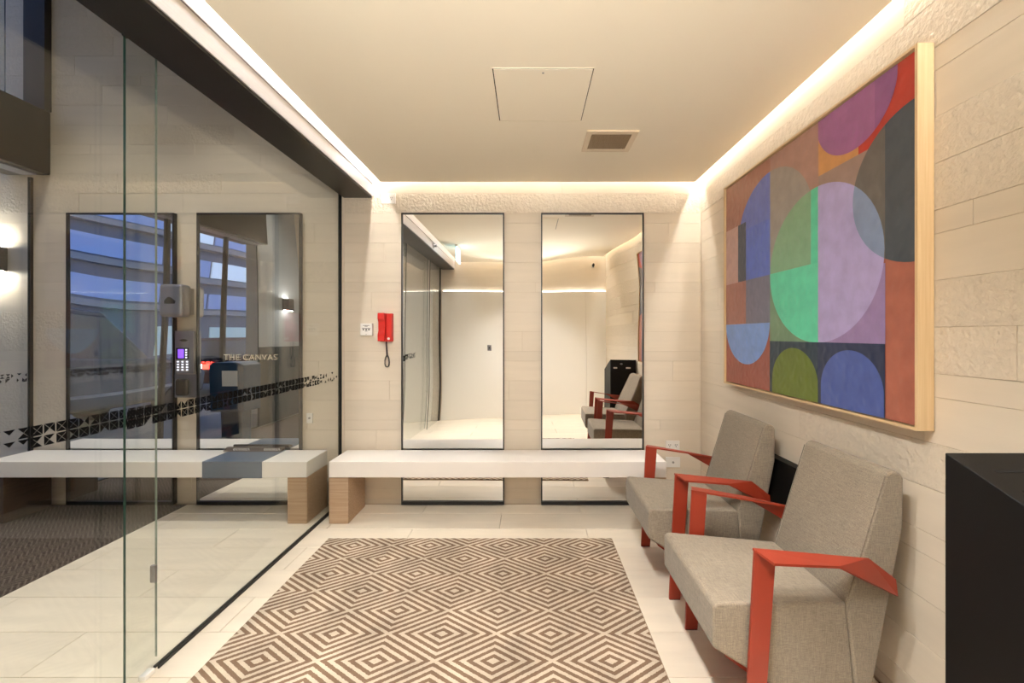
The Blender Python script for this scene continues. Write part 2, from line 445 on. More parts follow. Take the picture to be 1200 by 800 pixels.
# wall behind the viewer: stone above, smooth white panelling below with a lit ledge
wf = struct(MB().box(XF - .1, XR + .2, YB - .2, YB - .03, -.2, LH + .2).build('wall_front', M_['stone']))
pz = 2.10
for (a, b) in ((XF, -1.66), (-1.50, .93), (.934, XR)):
    MB().box(a, b, YB - .03, YB, 0, pz).build('wall_panel', M_['white'], wf)
for (a, b) in ((-1.48, .92), (.945, XR - .02)):
    MB().box(a, b, YB - .026, YB - .012, pz, pz + .004).build('ledge_light', M_['ledge'], wf)

# lobby left: short white wall + street front
wl_ = struct(MB().box(XF - .15, XF, YB - .2, .52, -.2, LH).build('wall_left', M_['lobby_paint']))
MB().box(XF, XF + .012, YB, .52, 0, 1.19).build('dado_panel', M_['dado'], wl_)
# upper wall above the glass line
struct(MB().box(-1.64, -1.50, YB, D + .012, RC + .0, LH).build('wall_partition', M_['lobby_paint']))

# ------------------------------------------------------------------ ceilings
ce = struct(MB().box(-1.18, 1.32, YB + .15, 3.219, CH, CH + .035).build('ceiling', M_['ceil']))
MB().box(-1.52, XR + .05, YB - .05, D + .05, RC, RC + .08).build('recess_soffit', M_['white'], ce)
MB().box(-.9, 1.1, YB + .4, 2.9, CH + .035, RC).build('ceiling_core', M_['white'], ce)
struct(MB().box(XF - .1, -1.5, YB - .1, D + .1, LH, LH + .1).build('ceiling_lobby', M_['lobby_paint']))
# concealed led strips above the gap
LZ = RC - .06
cs = sempty('trim_2')
for (x0, x1, y0, y1) in ((-1.235, 1.36, 3.260, 3.282), (1.364, 1.386, YB + .1, 3.25), (-1.258, -1.236, YB + .1, 3.25), (-1.2, 1.34, YB - .02, YB + .005)):
    MB().box(x0, x1, y0, y1, LZ, LZ + .004).build('led_strip', M_['led'], cs)
    MB().box(x0 - .004, x1 + .004, y0 - .004, y1 + .004, LZ + .004, RC).build('led_channel', M_['white'], cs)

# ------------------------------------------------------------------ beam over the glass
bm_ = struct(MB().prism([(-1.275, 2.478), (-1.275, RC), (-1.64, RC), (-1.64, 2.58), (-1.615, 2.58), (-1.615, 2.575), (-1.50, 2.575), (-1.50, 2.478)], YB, D - .001, 'y').build('trim_3', M_['bronze']))
MB().box(-1.275, -1.268, YB, D - .001, 2.492, 2.585).build('fascia', M_['beamface'], bm_)
MB().box(-1.275, -1.264, YB, D - .001, 2.590, 2.70).build('fascia', M_['beamface'], bm_)
MB().box(-1.53, -1.50, 1.6, D - .001, 2.52, 2.578).build('head_channel', M_['black'], bm_)

# ------------------------------------------------------------------ glass partition between lobby and foyer
def decal(parent, X, y0, y1, zc, seed, density, thick=.0006, px=.0345, pz_=.037):
    rr = random.Random(seed); m = MB(); g = .0016
    y = y0
    while y + px < y1:
        for row in (0, 1):
            z0 = zc - pz_ + row * pz_; z1 = z0 + pz_; ym, zm = y + px / 2, z0 + pz_ / 2
            c = [(y + g, z0 + g), (y + px - g, z0 + g), (y + px - g, z1 - g), (y + g, z1 - g)]
            for k in range(4):
                if rr.random() > density(y): continue
                a, b = c[k], c[(k + 1) % 4]; ctr = (ym, zm)
                cx, cz_ = (a[0] + b[0] + ctr[0]) / 3, (a[1] + b[1] + ctr[1]) / 3
                sh = .91
                tri = [(cx + (p - cx) * sh, cz_ + (q - cz_) * sh) for p, q in (a, b, ctr)]
                m.prism(tri, X, X + thick, 'x')
        y += px
    return m.build('decal_band', M_['decal'], parent)
def pane(name, parent, X, y0, y1, z0, z1, t=.010, edge='edge'):
    m = MB()
    m.quad([(X - t / 2, y0, z0), (X - t / 2, y1, z0), (X - t / 2, y1, z1), (X - t / 2, y0, z1)])
    m.quad([(X + t / 2, y0, z0), (X + t / 2, y0, z1), (X + t / 2, y1, z1), (X + t / 2, y1, z0)])
    for yy in (y0, y1):
        m.quad([(X - t / 2, yy, z0), (X + t / 2, yy, z0), (X + t / 2, yy, z1), (X - t / 2, yy, z1)], 1)
    o = bpy.data.objects.new(name, None)
    me = bpy.data.meshes.new(name); me.from_pydata(m.v, [], m.f); me.materials.append(M_['glass']); me.materials.append(M_[edge])
    me.polygons.foreach_set('material_index', m.m)
    bm = bmesh.new(); bm.from_mesh(me); bmesh.ops.remove_doubles(bm, verts=bm.verts, dist=1e-5); bmesh.ops.recalc_face_normals(bm, faces=bm.faces)
    # make sure the two big faces point outwards
    for f in bm.faces:
        c = f.calc_center_median()
        if abs(f.normal.x) > .9 and (c.x - X) * f.normal.x < 0: f.normal_flip()
    bm.to_mesh(me); bm.free()
    o = bpy.data.objects.new(name, me); COL.objects.link(o); o.parent = parent; return o

win = sempty('window_1')
pane('glass_pane', win, XG, 1.533, D - .012, .006, 2.56)
MB().box(XG - .012, XG - .0055, 1.663, D - .001, 0, .012).box(XG + .0055, XG + .012, 1.663, D - .001, 0, .012).build('floor_channel', M_['black'], win)
MB().box(XG - .012, XG + .012, D - .012, D - .0005, .0, 2.53).build('jamb', M_['black'], win)
MB().box(XG - .014, XG + .014, 1.60, 1.645, 0, .02).build('floor_guide', M_['plate'], win, bevel=.003)
decal(win, XG + .0052, 1.535, D - .02, 1.045, 11, lambda y: .93 if y < 2.35 else (.88 if y < 2.75 else max(.12, .9 - (y - 2.75) * 1.9)))
MB().box(XG - .008, XG + .008, 1.530, 1.548, 2.50, 2.56).build('patch_fitting', M_['black'], win)
win2 = sempty('window_2')
pane('glass_pane', win2, XS, .25, 1.717, .008, 2.575, edge='edge2')
decal(win2, XS + .0052, .9, 1.715, 1.045, 5, lambda y: .35 if y < 1.22 else (.72 if y < 1.30 else .94))
MB().box(XS - .01, XS + .01, 1.700, 1.712, .33, .40).build('pull_handle', M_['alu'], win2)
win3 = sempty('window_3')
pane('glass_pane', win3, XG, YB + .012, .34, .006, 2.56)
MB().box(XG - .012, XG + .012, YB, YB + .012, 0, 2.53).build('jamb', M_['black'], win3)

# ------------------------------------------------------------------ street front of the lobby
wf4 = sempty('window_4')
pane('glass_pane', wf4, XF, .53, D - .02, .01, 2.64)
pane('transom_pane', wf4, XF, .53, D - .17, 3.17, LH)
MB().box(XF - .012, XF + .012, D - .02, D - .001, 0, 2.64).build('mullion', M_['black'], wf4)
for yy in (1.1, 2.05):
    MB().box(XF - .02, XF + .02, yy - .02, yy + .02, 0, 2.64).build('mullion', M_['black'], wf4)
MB().box(XF - .01, XF + .16, D - .05, D - .001, 3.17, LH).build('transom_post', M_['bronze'], wf4)
MB().box(XF - .20, XF + .155, .52, D - .001, 2.66, 3.17).build('header', M_['bronze'], wf4, bevel=.01)
MB().box(XF - .02, XF + .10, .6, D - .05, 2.645, 2.662).build('header_lip', M_['alu'], wf4)
decal(wf4, XF + .0055, .56, D - .03, 1.03, 23, lambda y: .8 if y < 2.9 else .45)
MB().box(XF - .012, XF + .012, .53, D - .02, 0, .012).build('sill', M_['black'], wf4)

# ------------------------------------------------------------------ hatch, vent
hx0, hx1, hy0, hy1 = -.167, .295, 1.846, 2.295
h = thing('access_hatch', 'square flush access hatch in the cream ceiling', 'hatch', ((hx0 + hx1) / 2, (hy0 + hy1) / 2, CH))
MB().box(hx0 + .004, hx1 - .003, hy0 + .003, hy1 - .003, CH - .0035, CH).build('hatch_door', M_['ceil'], h)
mm = MB(); w = .0045
for b in ((hx0 - w, hx0 - w / 3, hy0 - w, hy1 + w), (hx1 + w / 3, hx1 + w, hy0 - w, hy1 + w), (hx0 - w, hx1 + w, hy0 - w, hy0 - w / 3), (hx0 - w, hx1 + w, hy1 + w / 3, hy1 + w)):
    mm.box(b[0], b[1], b[2], b[3], CH - .0025, CH)
mm.build('hatch_frame', M_['ceil'], h)
mm = MB(); mm.box(hx0 - .0012, hx0 + .004, hy0, hy1, CH - .0008, CH); mm.box(hx1 - .003, hx1 + .0012, hy0, hy1, CH - .0008, CH); mm.box(hx0, hx1, hy0 - .001, hy0 + .003, CH - .0008, CH)
mm.build('hatch_gap', M_['ventdark'], h)
MB().cyl((.065, hy0 + .028, CH - .005), .005, .005).build('latch', M_['grey'], h)
v = thing('ceiling_vent', 'beige framed square grille vent in the ceiling beside the hatch', 'vent', (.498, 2.535, CH))
vx0, vx1, vy0, vy1, ix0, ix1, iy0, iy1 = .345, .652, 2.40, 2.665, .376, .619, 2.433, 2.632
mm = MB()
for b in ((vx0, vx1, vy0, iy0), (vx0, vx1, iy1, vy1), (vx0, ix0, iy0, iy1), (ix1, vx1, iy0, iy1)): mm.box(b[0], b[1], b[2], b[3], CH - .012, CH)
mm.build('vent_frame', M_['vent'], v)
MB().box(ix0, ix1, iy0, iy1, CH - .002, CH - .0005).build('vent_backing', M_['ventdark'], v)
mm = MB(); nx, ny = 20, 16
for k in range(1, nx): xx = ix0 + (ix1 - ix0) * k / nx; mm.box(xx - .0015, xx + .0015, iy0, iy1, CH - .011, CH - .003)
for k in range(1, ny): yy = iy0 + (iy1 - iy0) * k / ny; mm.box(ix0, ix1, yy - .0015, yy + .0015, CH - .0108, CH - .003)
mm.build('grille', M_['ventgrid'], v)['kind'] = 'stuff'

# ------------------------------------------------------------------ benches
def bench(x0, x1, label, y0=2.932, y1=3.236):
    t = thing('bench', label, 'bench', ((x0 + x1) / 2, (y0 + y1) / 2, 0))
    MB().box(x0, x1, y0, y1, .336, .451).build('bench_top', M_['bench'], t, bevel=.004)
    return t
b1 = bench(-1.45, .994, 'long white stone bench in front of the two foyer mirrors')
MB().box(-1.45, -1.309, 2.936, 3.236, 0, .336).build('leg', M_['bleg'], b1, bevel=.003)
MB().box(.853, .994, 2.936, 3.236, 0, .336).build('leg', M_['bleg'], b1, bevel=.003)
b2 = bench(-3.95, -1.61, 'long white bench with a blue wrapped section, beyond the glass in the lobby')
MB().box(-1.751, -1.61, 2.936, 3.236, 0, .336).build('leg', M_['bleg'], b2, bevel=.003)
lg = MB().box(-3.95, -3.81, 2.936, 3.236, 0, .336).build('leg', M_['shaded_leg'], b2, bevel=.003); lg['label'] = 'leg coloured dark brown for shadow'
MB().box(-2.364, -1.932, 2.928, 3.236, .332, .4535).build('blue_wrap', M_['wrap'], b2, bevel=.003)
# low board with white script on the lobby bench
bd = thing('script_board', 'low dark brown board with white script on the back of the lobby bench', 'board', (-2.17, 3.21, .4545))
MB().prism([(3.17, .4545), (3.232, .4545), (3.232, .478), (3.215, .478)], -2.40, -1.945, 'x').build('board', M_['brown'], bd, bevel=.003)
mm = MB()
rr = random.Random(4)
for x0 in (-2.33, -2.09):
    pts = []
    for k in range(26):
        a = k / 25
        pts.append((x0 + a * .13 + .006 * math.sin(k * 2.1), 3.191 - .0 + (.4745 - .455 + .0) * 0 + (.012 * math.sin(k * 1.7)), .0))
    mm = MB()
    for k in range(25):
        (xa, ya, _), (xb, yb, _) = pts[k], pts[k + 1]
        za = .4545 + (ya - 3.17) / .045 * .0235 + .0015; zb = .4545 + (yb - 3.17) / .045 * .0235 + .0015
        mm.tube([(xa, ya, za), (xb, yb, zb)], .0018, 5)
    mm.build('script', M_['plate'], bd)

# ------------------------------------------------------------------ mirrors
def mirror(x0, x1, label, fn, group=None):
    z0, z1 = .008, 2.346; t = thing('wall_mirror', label, 'mirror', ((x0 + x1) / 2, D - .02, 0), group)
    fw, y0, y1 = .009, D - .042, D - .004
    mm = MB().box(x0, x0 + fw, y0, y1, z0, z1).box(x1 - fw, x1, y0, y1, z0, z1).box(x0 + fw, x1 - fw, y0, y1, z1 - fw, z1).box(x0 + fw, x1 - fw, y0, y1, z0, z0 + .026)
    mm.build('frame', M_['black'], t)
    nx, nz = 20, 44; gy = D - .030
    g = MB()
    for j in range(nz + 1):
        for i in range(nx + 1):
            u, w = i / nx, j / nz
            g.v.append((x0 + fw + u * (x1 - x0 - 2 * fw), gy + fn(u, w), z0 + .026 + w * (z1 - z0 - fw - .026)))
    for j in range(nz):
        for i in range(nx):
            k = j * (nx + 1) + i; g.f.append((k, k + 1, k + nx + 2, k + nx + 1)); g.m.append(0)
    me = bpy.data.meshes.new('mirror_glass'); me.from_pydata(g.v, [], g.f); me.materials.append(M_['mirror'])
    for p in me.polygons: p.use_smooth = True
    o = bpy.data.objects.new('mirror_glass', me); COL.objects.link(o); o.parent = t; o.matrix_parent_inverse = t.matrix_basis.inverted()
    MB().box(x0 + fw, x1 - fw, D - .018, D - .004, z0 + .026, z1 - fw).build('backing_board', M_['black'], t)
    return t
pi = math.pi
ga = lambda w, c, s_: (w - c) * math.exp(-((w - c) / s_) ** 2)
f_l = lambda u, w: .045 * (1 - .6 * u) * ga(w, .28, .15) + .0016 * math.sin(pi * u) * math.cos(pi * w) + .0010 * math.sin(2 * pi * w)
f_r = lambda u, w: -.026 * math.sin(pi * u) * ga(w, .83, .15) + .0010 * math.sin(3 * pi * u) + .0012 * u * math.sin(11 * w)
f_3 = lambda u, w: .0035 * math.sin(pi * u) * math.sin(pi * w) + .0012 * math.sin(3 * pi * w)
f_4 = lambda u, w: -.003 * math.sin(pi * u) * math.cos(pi * w) + .001 * math.sin(3 * pi * w + 1)
mirror(-1.024, -.200, 'tall black framed mirror beside the red wall phone', f_l)
mirror(.097, .920, 'tall black framed mirror nearest the armchairs, reflecting them', f_r)
m3 = mirror(-2.664, -1.834, 'tall mirror lettered THE CANVAS behind the lobby bench', f_3)
mirror(-3.709, -2.850, 'tall mirror in the lobby reflecting the street, farthest left', f_4)
text_mesh('THE', .066, 'lettering', M_['cream'], m3, (-2.385, D - .0375, 1.187), (pi / 2, 0, 0), sx=1.0)
text_mesh('CANVAS', .066, 'lettering', M_['cream'], m3, (-2.158, D - .0375, 1.187), (pi / 2, 0, 0), sx=1.0)

# ------------------------------------------------------------------ rug
rg = thing('rug', 'beige and brown rug with concentric diamond pattern on the floor', 'rug', (-.39, 1.9, 0))
o = MB().box(-1.336, .549, 1.205, 2.705, .001, .012).build('rug_pile', M_['rug'], rg)
MB().box(-1.341, .554, 1.20, 2.71, .0005, .0075).build('rug_binding', M_['rugedge'], rg)

# ------------------------------------------------------------------ armchairs
def make_chair(cyy, label):
    t = thing('armchair', label, 'armchair', (.95, cyy, 0), 'armchairs along the stone wall')
    hw = .2525
    def P(m, name, mm, **k):
        return m.build(name, mm, t, **k)
    seat_poly = [(.623, .448), (.640, .46), (1.107, .437), (1.138, .122), (.87, .14), (.755, .222), (.623, .308)]
    def taper(o):
        for v_ in o.data.vertices:
            f = min(max((v_.co.x - .623) / .484, 0), 1)
            v_.co.y = cyy + (v_.co.y - cyy) * (hw - .0425 * f) / hw
        return o
    taper(P(MB().prism(seat_poly, cyy - hw, cyy + hw, 'y'), 'seat', M_['seat'], bevel=.014, seg=3))
    back_poly = [(1.109, .432), (1.247, .884), (1.268, .897), (1.298, .889), (1.311, .868), (1.309, .70), (1.20, .13), (1.158, .118), (1.139, .135)]
    bk_ = taper(P(MB().prism(back_poly, cyy - hw, cyy + hw, 'y'), 'backrest', M_['seat'], bevel=.014, seg=3))
    for s in (-1, 1):
        y = cyy + s * (.21 - .004)
        MB().tube([(1.1165, y, .455), (1.2445, y, .875)], .002, 6).build('piping', M_['piping'], bk_)
    # base plate under the seat
    P(MB().prism([(.68, .256), (.68, .268), (.755, .219), (.868, .137), (1.10, .122), (1.10, .109), (.862, .122), (.748, .207)], cyy - hw + .03, cyy + hw - .03, 'y'), 'base_plate', M_['red'])
    for s in (-1, 1):
        yi, yo = cyy + s * (hw + .004), cyy + s * (hw + .016)
        # front leg and arm post, one folded bar
        ap_ = P(MB().prism([(.725, 0), (.782, 0), (.800, .25), (.826, .632), (.756, .648), (.735, .25)], yi, yo, 'y'), 'arm_post', M_['red'], bevel=.0015)
        fb = MB().box(.728, .780, min(yi, yo), max(yi, yo), 0, .004); fb.build('foot', M_['black'], ap_)
        # arm: flat plate, then folded down to the side of the backrest
        A0, B0 = (.755, cyy + s * (hw + .002), .650), (.783, cyy + s * (hw + .078), .640)
        A1, B1 = (1.180, cyy + s * .216, .594), (1.022, cyy + s * .290, .608)
        A2, B2 = (1.278, cyy + s * .2125, .518), (1.278, cyy + s * .221, .464)
        th = .008
        m = MB()
        top = [A0, B0, B1, A1, B2, A2]
        m.v = [p for p in top] + [(p[0], p[1], p[2] - th) if i < 4 else (p[0], p[1] - s * .008 + s * 0, p[2] - .004) for i, p in enumerate(top)]
        idx = [(0, 1, 2, 3), (3, 2, 4, 5), (6, 9, 8, 7), (9, 11, 10, 8), (0, 6, 7, 1), (1, 7, 8, 2), (2, 8, 10, 4), (4, 10, 11, 5), (5, 11, 9, 3), (3, 9, 6, 0)]
        m.f = idx; m.m = [0] * len(idx)
        P(m, 'arm', M_['red'])
        # rear leg
        P(MB().prism([(1.10, 0), (1.145, 0), (1.13, .12), (1.08, .122)], cyy + s * (hw - .06), cyy + s * (hw - .048), 'y'), 'rear_leg', M_['red'])
    return t
ch1 = make_chair(1.624, 'taupe upholstered armchair with red metal arms, the one nearer the black cabinet')
ch2 = make_chair(2.363, 'taupe upholstered armchair with red metal arms, the one nearer the bench')

# black panel low on the wall between the chairs
hp = thing('low_wall_panel', 'flat black panel mounted low on the stone wall between the armchairs', 'panel', (1.36, 2.2, .55))
MB().box(1.335, XR - .002, 1.75, 2.45, .40, .70).build('panel', M_['blackbox'], hp, bevel=.004)
MB().box(1.36, XR - .001, 1.80, 2.40, .385, .40).build('lower_lip', M_['black'], hp)

# ------------------------------------------------------------------ black cabinet
cb = thing('drop_box_cabinet', 'tall black cabinet with slotted sloping top against the right wall', 'cabinet', (1.255, .89, 0))
cy0, cy1, cx0, cx1 = .685, 1.101, 1.129, 1.38
MB().prism([(cy0, 0), (cy1, 0), (cy1, 1.05), (cy0, .885)], cx0, cx1, 'x').build('body', M_['blackbox'], cb, bevel=.003)
sl = lambda y: 1.05 - .3966 * (1.101 - y)
def on_top(y0, y1, x0, x1, dz=.0008):
    m = MB(); m.prism([(y0, sl(y0) - .004), (y1, sl(y1) - .004), (y1, sl(y1) + dz), (y0, sl(y0) + dz)], x0, x1, 'x'); return m
on_top(1.027, 1.035, 1.185, 1.34).build('paper_slot', M_['slot'], cb)
on_top(.955, .968, 1.176, 1.20).build('lock', M_['slot'], cb)
cbd = MB().box(cx0 + .012, cx1 - .012, cy1, cy1 + .004, .10, 1.03).build('door', M_['blackbox'], cb)
MB().box(1.165, 1.205, cy1 + .004, cy1 + .009, .925, .945).build('label_plate', M_['plate'], cbd)
MB().box(1.285, 1.325, cy1 + .004, cy1 + .009, .925, .945).build('label_plate', M_['plate'], cbd)
MB().cyl((1.245, cy1 + .004, .99), .012, .004, 'y').build('keyhole', M_['alu'], cbd)

# ------------------------------------------------------------------ painting
PX, PY0, PY1, PZ0, PZ1 = 1.330, 1.388, 2.771, 1.040, 2.370
pt = thing('painting', 'large abstract painting of overlapping coloured circles in pale oak frame', 'painting', (1.36, 2.08, PZ0))
fwd = .010
MB().box(PX, XR - .004, PY0, PY0 + fwd, PZ0, PZ1).build('frame_side', M_['oak'], pt)
MB().box(PX, XR - .004, PY1 - fwd, PY1, PZ0, PZ1).build('frame_side', M_['oak'], pt)
MB().box(PX, XR - .004, PY0 + fwd, PY1 - fwd, PZ0, PZ0 + fwd).build('frame_rail', M_['oakh'], pt)
MB().box(PX, XR - .004, PY0 + fwd, PY1 - fwd, PZ1 - fwd, PZ1).build('frame_rail', M_['oakh'], pt)
MB().box(PX + .03, XR - .006, PY0 + fwd, PY1 - fwd, PZ0 + fwd, PZ1 - fwd).build('backing', M_['black'], pt)
def clip(poly, other):
    out = poly
    n = len(other)
    area = sum(other[i][0] * other[(i + 1) % n][1] - other[(i + 1) % n][0] * other[i][1] for i in range(n))
    o2 = other if area > 0 else list(reversed(other))
    for i in range(n):
        a, b = o2[i], o2[(i + 1) % n]
        side = lambda p: (b[0] - a[0]) * (p[1] - a[1]) - (b[1] - a[1]) * (p[0] - a[0])
        inp, out = out, []
        for j in range(len(inp)):
            p, q = inp[j], inp[(j + 1) % len(inp)]
            sp_, sq = side(p), side(q)
            if sp_ >= 0: out.append(p)
            if (sp_ >= 0) != (sq >= 0):
                t = sp_ / (sp_ - sq); out.append((p[0] + (q[0] - p[0]) * t, p[1] + (q[1] - p[1]) * t))
        if not out: return []
    return out
R_ = lambda u0, u1, v0, v1: [(u0, v0), (u1, v0), (u1, v1), (u0, v1)]
C_ = lambda u, v, r, n=64: [(u + r * math.cos(2 * pi * k / n), v + r * math.sin(2 * pi * k / n)) for k in range(n)]
U, V = 1.383, 1.330
A, B, Cc = .516, .892, 1.246
bigc = C_(.881, .655, .363); darkc = C_(1.378, .868, .284); mag = C_(1.09, 1.30, .208); arch = C_(A, .892, .345)
full = R_(.015, U - .015, .015, V - .015)
layers = [
    (full, (150, 76, 62)),
    (R_(0, A, 1.027, V), (160, 98, 80)), (R_(A, B, .6, V), (163, 112, 96)),
    (R_(B, Cc, .9, 1.063), (150, 112, 98)),
    (R_(B, 1.30, 1.063, V), (198, 128, 72)), (R_(1.12, U, 1.063, V), (176, 48, 34)), (R_(Cc, U, .0, 1.0), (164, 88, 68)),
    (R_(0, .171, .665, 1.027), (186, 136, 124)),
    (clip(arch, R_(0, A, .97, V)), (94, 98, 158)), (R_(.171, A, .665, .98), (84, 94, 164)),
    (clip(arch, R_(A, B, .6, V)), (146, 124, 112)),
    (R_(.171, .266, .665, 1.027), (66, 62, 70)),
    (R_(0, .266, .397, .665), (160, 96, 82)), (R_(.266, A, .397, .665), (112, 100, 112)),
    (clip(C_(.264, .397, .25), R_(0, A, 0, .397)), (124, 142, 188)),
    (R_(A, B, .295, .665), (112, 128, 96)), (R_(B, Cc, .295, .60), (146, 112, 146)),
    (clip(mag, R_(B, U, 1.0, V)), (150, 84, 120)), (clip(mag, R_(1.20, U, 1.0, V)), (134, 74, 112)),
    (clip(bigc, R_(A, B, .665, V)), (122, 146, 108)), (clip(bigc, R_(.844, B, .665, V)), (82, 176, 134)), (clip(bigc, R_(A, B, .2, .665)), (92, 184, 142)),
    (clip(bigc, R_(B, Cc + .1, .2, V)), (170, 144, 178)),
    (clip(darkc, R_(Cc, U, 0, V)), (66, 66, 70)), (clip(darkc, R_(1.0, Cc, 0, V)), (98, 84, 76)),
    (clip(clip(bigc, darkc), R_(B, Cc, 0, V)), (126, 130, 152)),
    (R_(A, Cc, 0, .295), (42, 46, 68)), (R_(A, B, 0, .295), (38, 50, 60)),
    (clip(C_(.716, .085, .178), R_(A, B, 0, V)), (96, 102, 34)), (clip(R_(.538, .892, 0, .085), full), (96, 102, 34)),
    (clip(C_(1.077, .1, .165), R_(B, Cc, 0, V)), (72, 82, 136)), (clip(R_(.912, 1.242, 0, .1), full), (72, 82, 136)),
]
cols = {}; pm = MB(); pmats = []
for li, (poly, c) in enumerate(layers):
    poly = clip(poly, full)
    if len(poly) < 3: continue
    if c not in cols:
        cols[c] = len(pmats)
        pm_ = plain('paint_%d_%d_%d' % c, srgb(*[min(255, q * k + 4) for q, k in zip(c, (.98, 1.07, 1.12))]), .30, var=.12, scale=14, bump=.4, bscale=20, stretch=(1, 1.2, 1), spec=.5)
        for nd in pm_.node_tree.nodes:
            if nd.type == 'TEX_NOISE' and abs(nd.inputs['Scale'].default_value - 20) < .1: nd.noise_type = 'RIDGED_MULTIFRACTAL'; nd.inputs['Detail'].default_value = 5
        pmats.append(pm_)
    x = PX + .012 - li * .00012
    pm.quad([(x, PY1 - u, PZ0 + vv) for u, vv in poly], cols[c])
pme = bpy.data.meshes.new('canvas'); pme.from_pydata(pm.v, [], pm.f)
for m in pmats: pme.materials.append(m)
pme.polygons.foreach_set('material_index', pm.m)
co = bpy.data.objects.new('canvas', pme); COL.objects.link(co); co.parent = pt; co.matrix_parent_inverse = pt.matrix_basis.inverted()
MB().box(PX + .0125, PX + .03, PY0 + .018, PY1 - .018, PZ0 + .018, PZ1 - .018).build('stretcher', M_['white'], pt)

# ------------------------------------------------------------------ small wall fittings
def wplate(x0, x1, z0, z1, label, kind, d=.010):
    t = thing('socket_plate' if kind != 'switch' else 'switch_plate', label, 'socket' if kind != 'switch' else 'switch', ((x0 + x1) / 2, D, (z0 + z1) / 2))
    t_ = t; t = MB().box(x0, x1, D - d, D - .0005, z0, z1).build('plate', M_['plate'], t_, bevel=.002)
    xc, zc = (x0 + x1) / 2, (z0 + z1) / 2; w = x1 - x0
    if kind == 'double':
        for s in (-1, 1):
            m = MB()
            for a, b, dz in ((-.009, -.005, .006), (.005, .009, .006), (-.002, .002, -.008)):
                m.box(xc + s * w * .23 + a, xc + s * w * .23 + b, D - d - .0012, D - d, zc + dz - .005, zc + dz + .005)
            m.build('pin_slots', M_['print'], t)
            MB().box(xc + s * w * .42 - .005, xc + s * w * .42 + .005, D - d - .003, D - d, zc + .014, zc + .026).build('rocker', M_['plate'], t)
    else:
        MB().cyl((xc, D - d - .004, zc), .009, .004, 'y').build('dial', M_['grey'], t)
    return t_
wplate(-1.197, -1.08, 2.43, 2.512, 'white double socket plate high on the wall beside the beam', 'double')
wplate(1.107, 1.218, .436, .512, 'white double socket plate low on wall, upper of the two', 'double')
wplate(1.107, 1.222, .297, .380, 'white plate with one round outlet, lower of the two beside bench', 'single')
wplate(-1.80, -1.752, .655, .735, 'narrow white plate beside the lettered mirror, beyond the glass', 'switch')

sg = thing('notice_box', 'small white square notice box left of the red phone', 'notice', (-1.308, D, 1.41))
sgb = MB().box(-1.356, -1.26, D - .032, D - .0005, 1.363, 1.46).build('box', M_['plate'], sg, bevel=.003)
mm = MB()
for k, (zz, hw_) in enumerate(((1.444, .026), (1.437, .012), (1.422, .034), (1.398, .010))): mm.box(-1.308 - hw_, -1.308 + hw_, D - .0332, D - .032, zz - .0018, zz + .0018)
for k in range(3): mm.box(-1.336 + k * .022, -1.324 + k * .022, D - .0332, D - .032, 1.405, 1.416)
mm.build('printing', M_['print'], sgb)
MB().cyl((-1.308, D - .034, 1.372), .003, .003, 'y', 10).build('indicator', M_['grey'], sg)

ph = thing('wall_phone', 'red wall phone with dangling coiled cord on the stone wall', 'phone', (-1.149, D, 1.43))
MB().box(-1.199, -1.098, D - .035, D - .0005, 1.315, 1.54).build('base', M_['redplastic'], ph, bevel=.004)
MB().prism([(D - .035, 1.325), (D - .075, 1.318), (D - .08, 1.37), (D - .062, 1.40), (D - .062, 1.47), (D - .08, 1.495), (D - .075, 1.543), (D - .035, 1.54)], -1.201, -1.147, 'x').build('handset', M_['redplastic'], ph, bevel=.004)
MB().box(-1.140, -1.100, D - .048, D - .035, 1.318, 1.537).build('cradle', M_['redplastic'], ph, bevel=.004)
MB().cyl((-1.122, D - .053, 1.338), .010, .006, 'y').build('call_button', M_['plate'], ph)
pts = []
path = []
for k in range(61):
    a = k / 60
    if a < .42: b = a / .42; path.append((-1.150 + .006 * b, 1.316 - .115 * b))
    else:
        b = (a - .42) / .58; ang = -pi / 2 + 0
        path.append((-1.144 + .020 * math.sin(2 * pi * b) * (.55 + .45 * math.sin(pi * b)), 1.201 - .092 * (1 - math.cos(2 * pi * b)) / 2))
def at(p, q):
    i = min(int(q * (len(p) - 1)), len(p) - 2); f = q * (len(p) - 1) - i
    return (p[i][0] + (p[i + 1][0] - p[i][0]) * f, p[i][1] + (p[i + 1][1] - p[i][1]) * f)
for k in range(620):
    q = k / 619; x, zz = at(path, q); a = q * 2 * pi * 48
    pts.append((x + .0048 * math.cos(a), D - .022 + .0048 * math.sin(a), zz))
MB().tube(pts, .0022, 5).build('coiled_cord', M_['darkcord'], ph, smooth=True)

# soap dispenser, keypad and key box on the pier between the lobby mirrors
sd = thing('sanitiser_dispenser', 'grey rounded sanitiser dispenser on the pier between lobby mirrors', 'dispenser', (-2.78, D, 1.63))
MB().box(-2.875, -2.69, D - .15, D - .044, 1.508, 1.764).build('cover', M_['alu'], sd, bevel=.03, seg=4)
MB().box(-2.85, -2.715, D - .044, D - .001, 1.53, 1.74).build('back_plate', M_['grey'], sd)
MB().prism([(-2.822 + .0, 1.61), (-2.742, 1.61), (-2.735, 1.63), (-2.775, 1.66), (-2.795, 1.662), (-2.822, 1.635)], D - .1525, D - .15, 'y').build('window', M_['slot'], sd)
kp = thing('intercom_keypad', 'silver entry intercom with violet screen and lit keypad', 'intercom', (-2.74, D, 1.23))
kpp = MB().box(-2.812, -2.664, D - .07, D - .0435, 1.06, 1.40).build('panel', M_['alu'], kp, bevel=.003)
MB().box(-2.80, -2.675, D - .0435, D - .001, 1.08, 1.38).build('backbox', M_['black'], kp)
MB().box(-2.80, -2.70, D - .073, D - .07, 1.175, 1.265).build('bezel', M_['slot'], kpp)
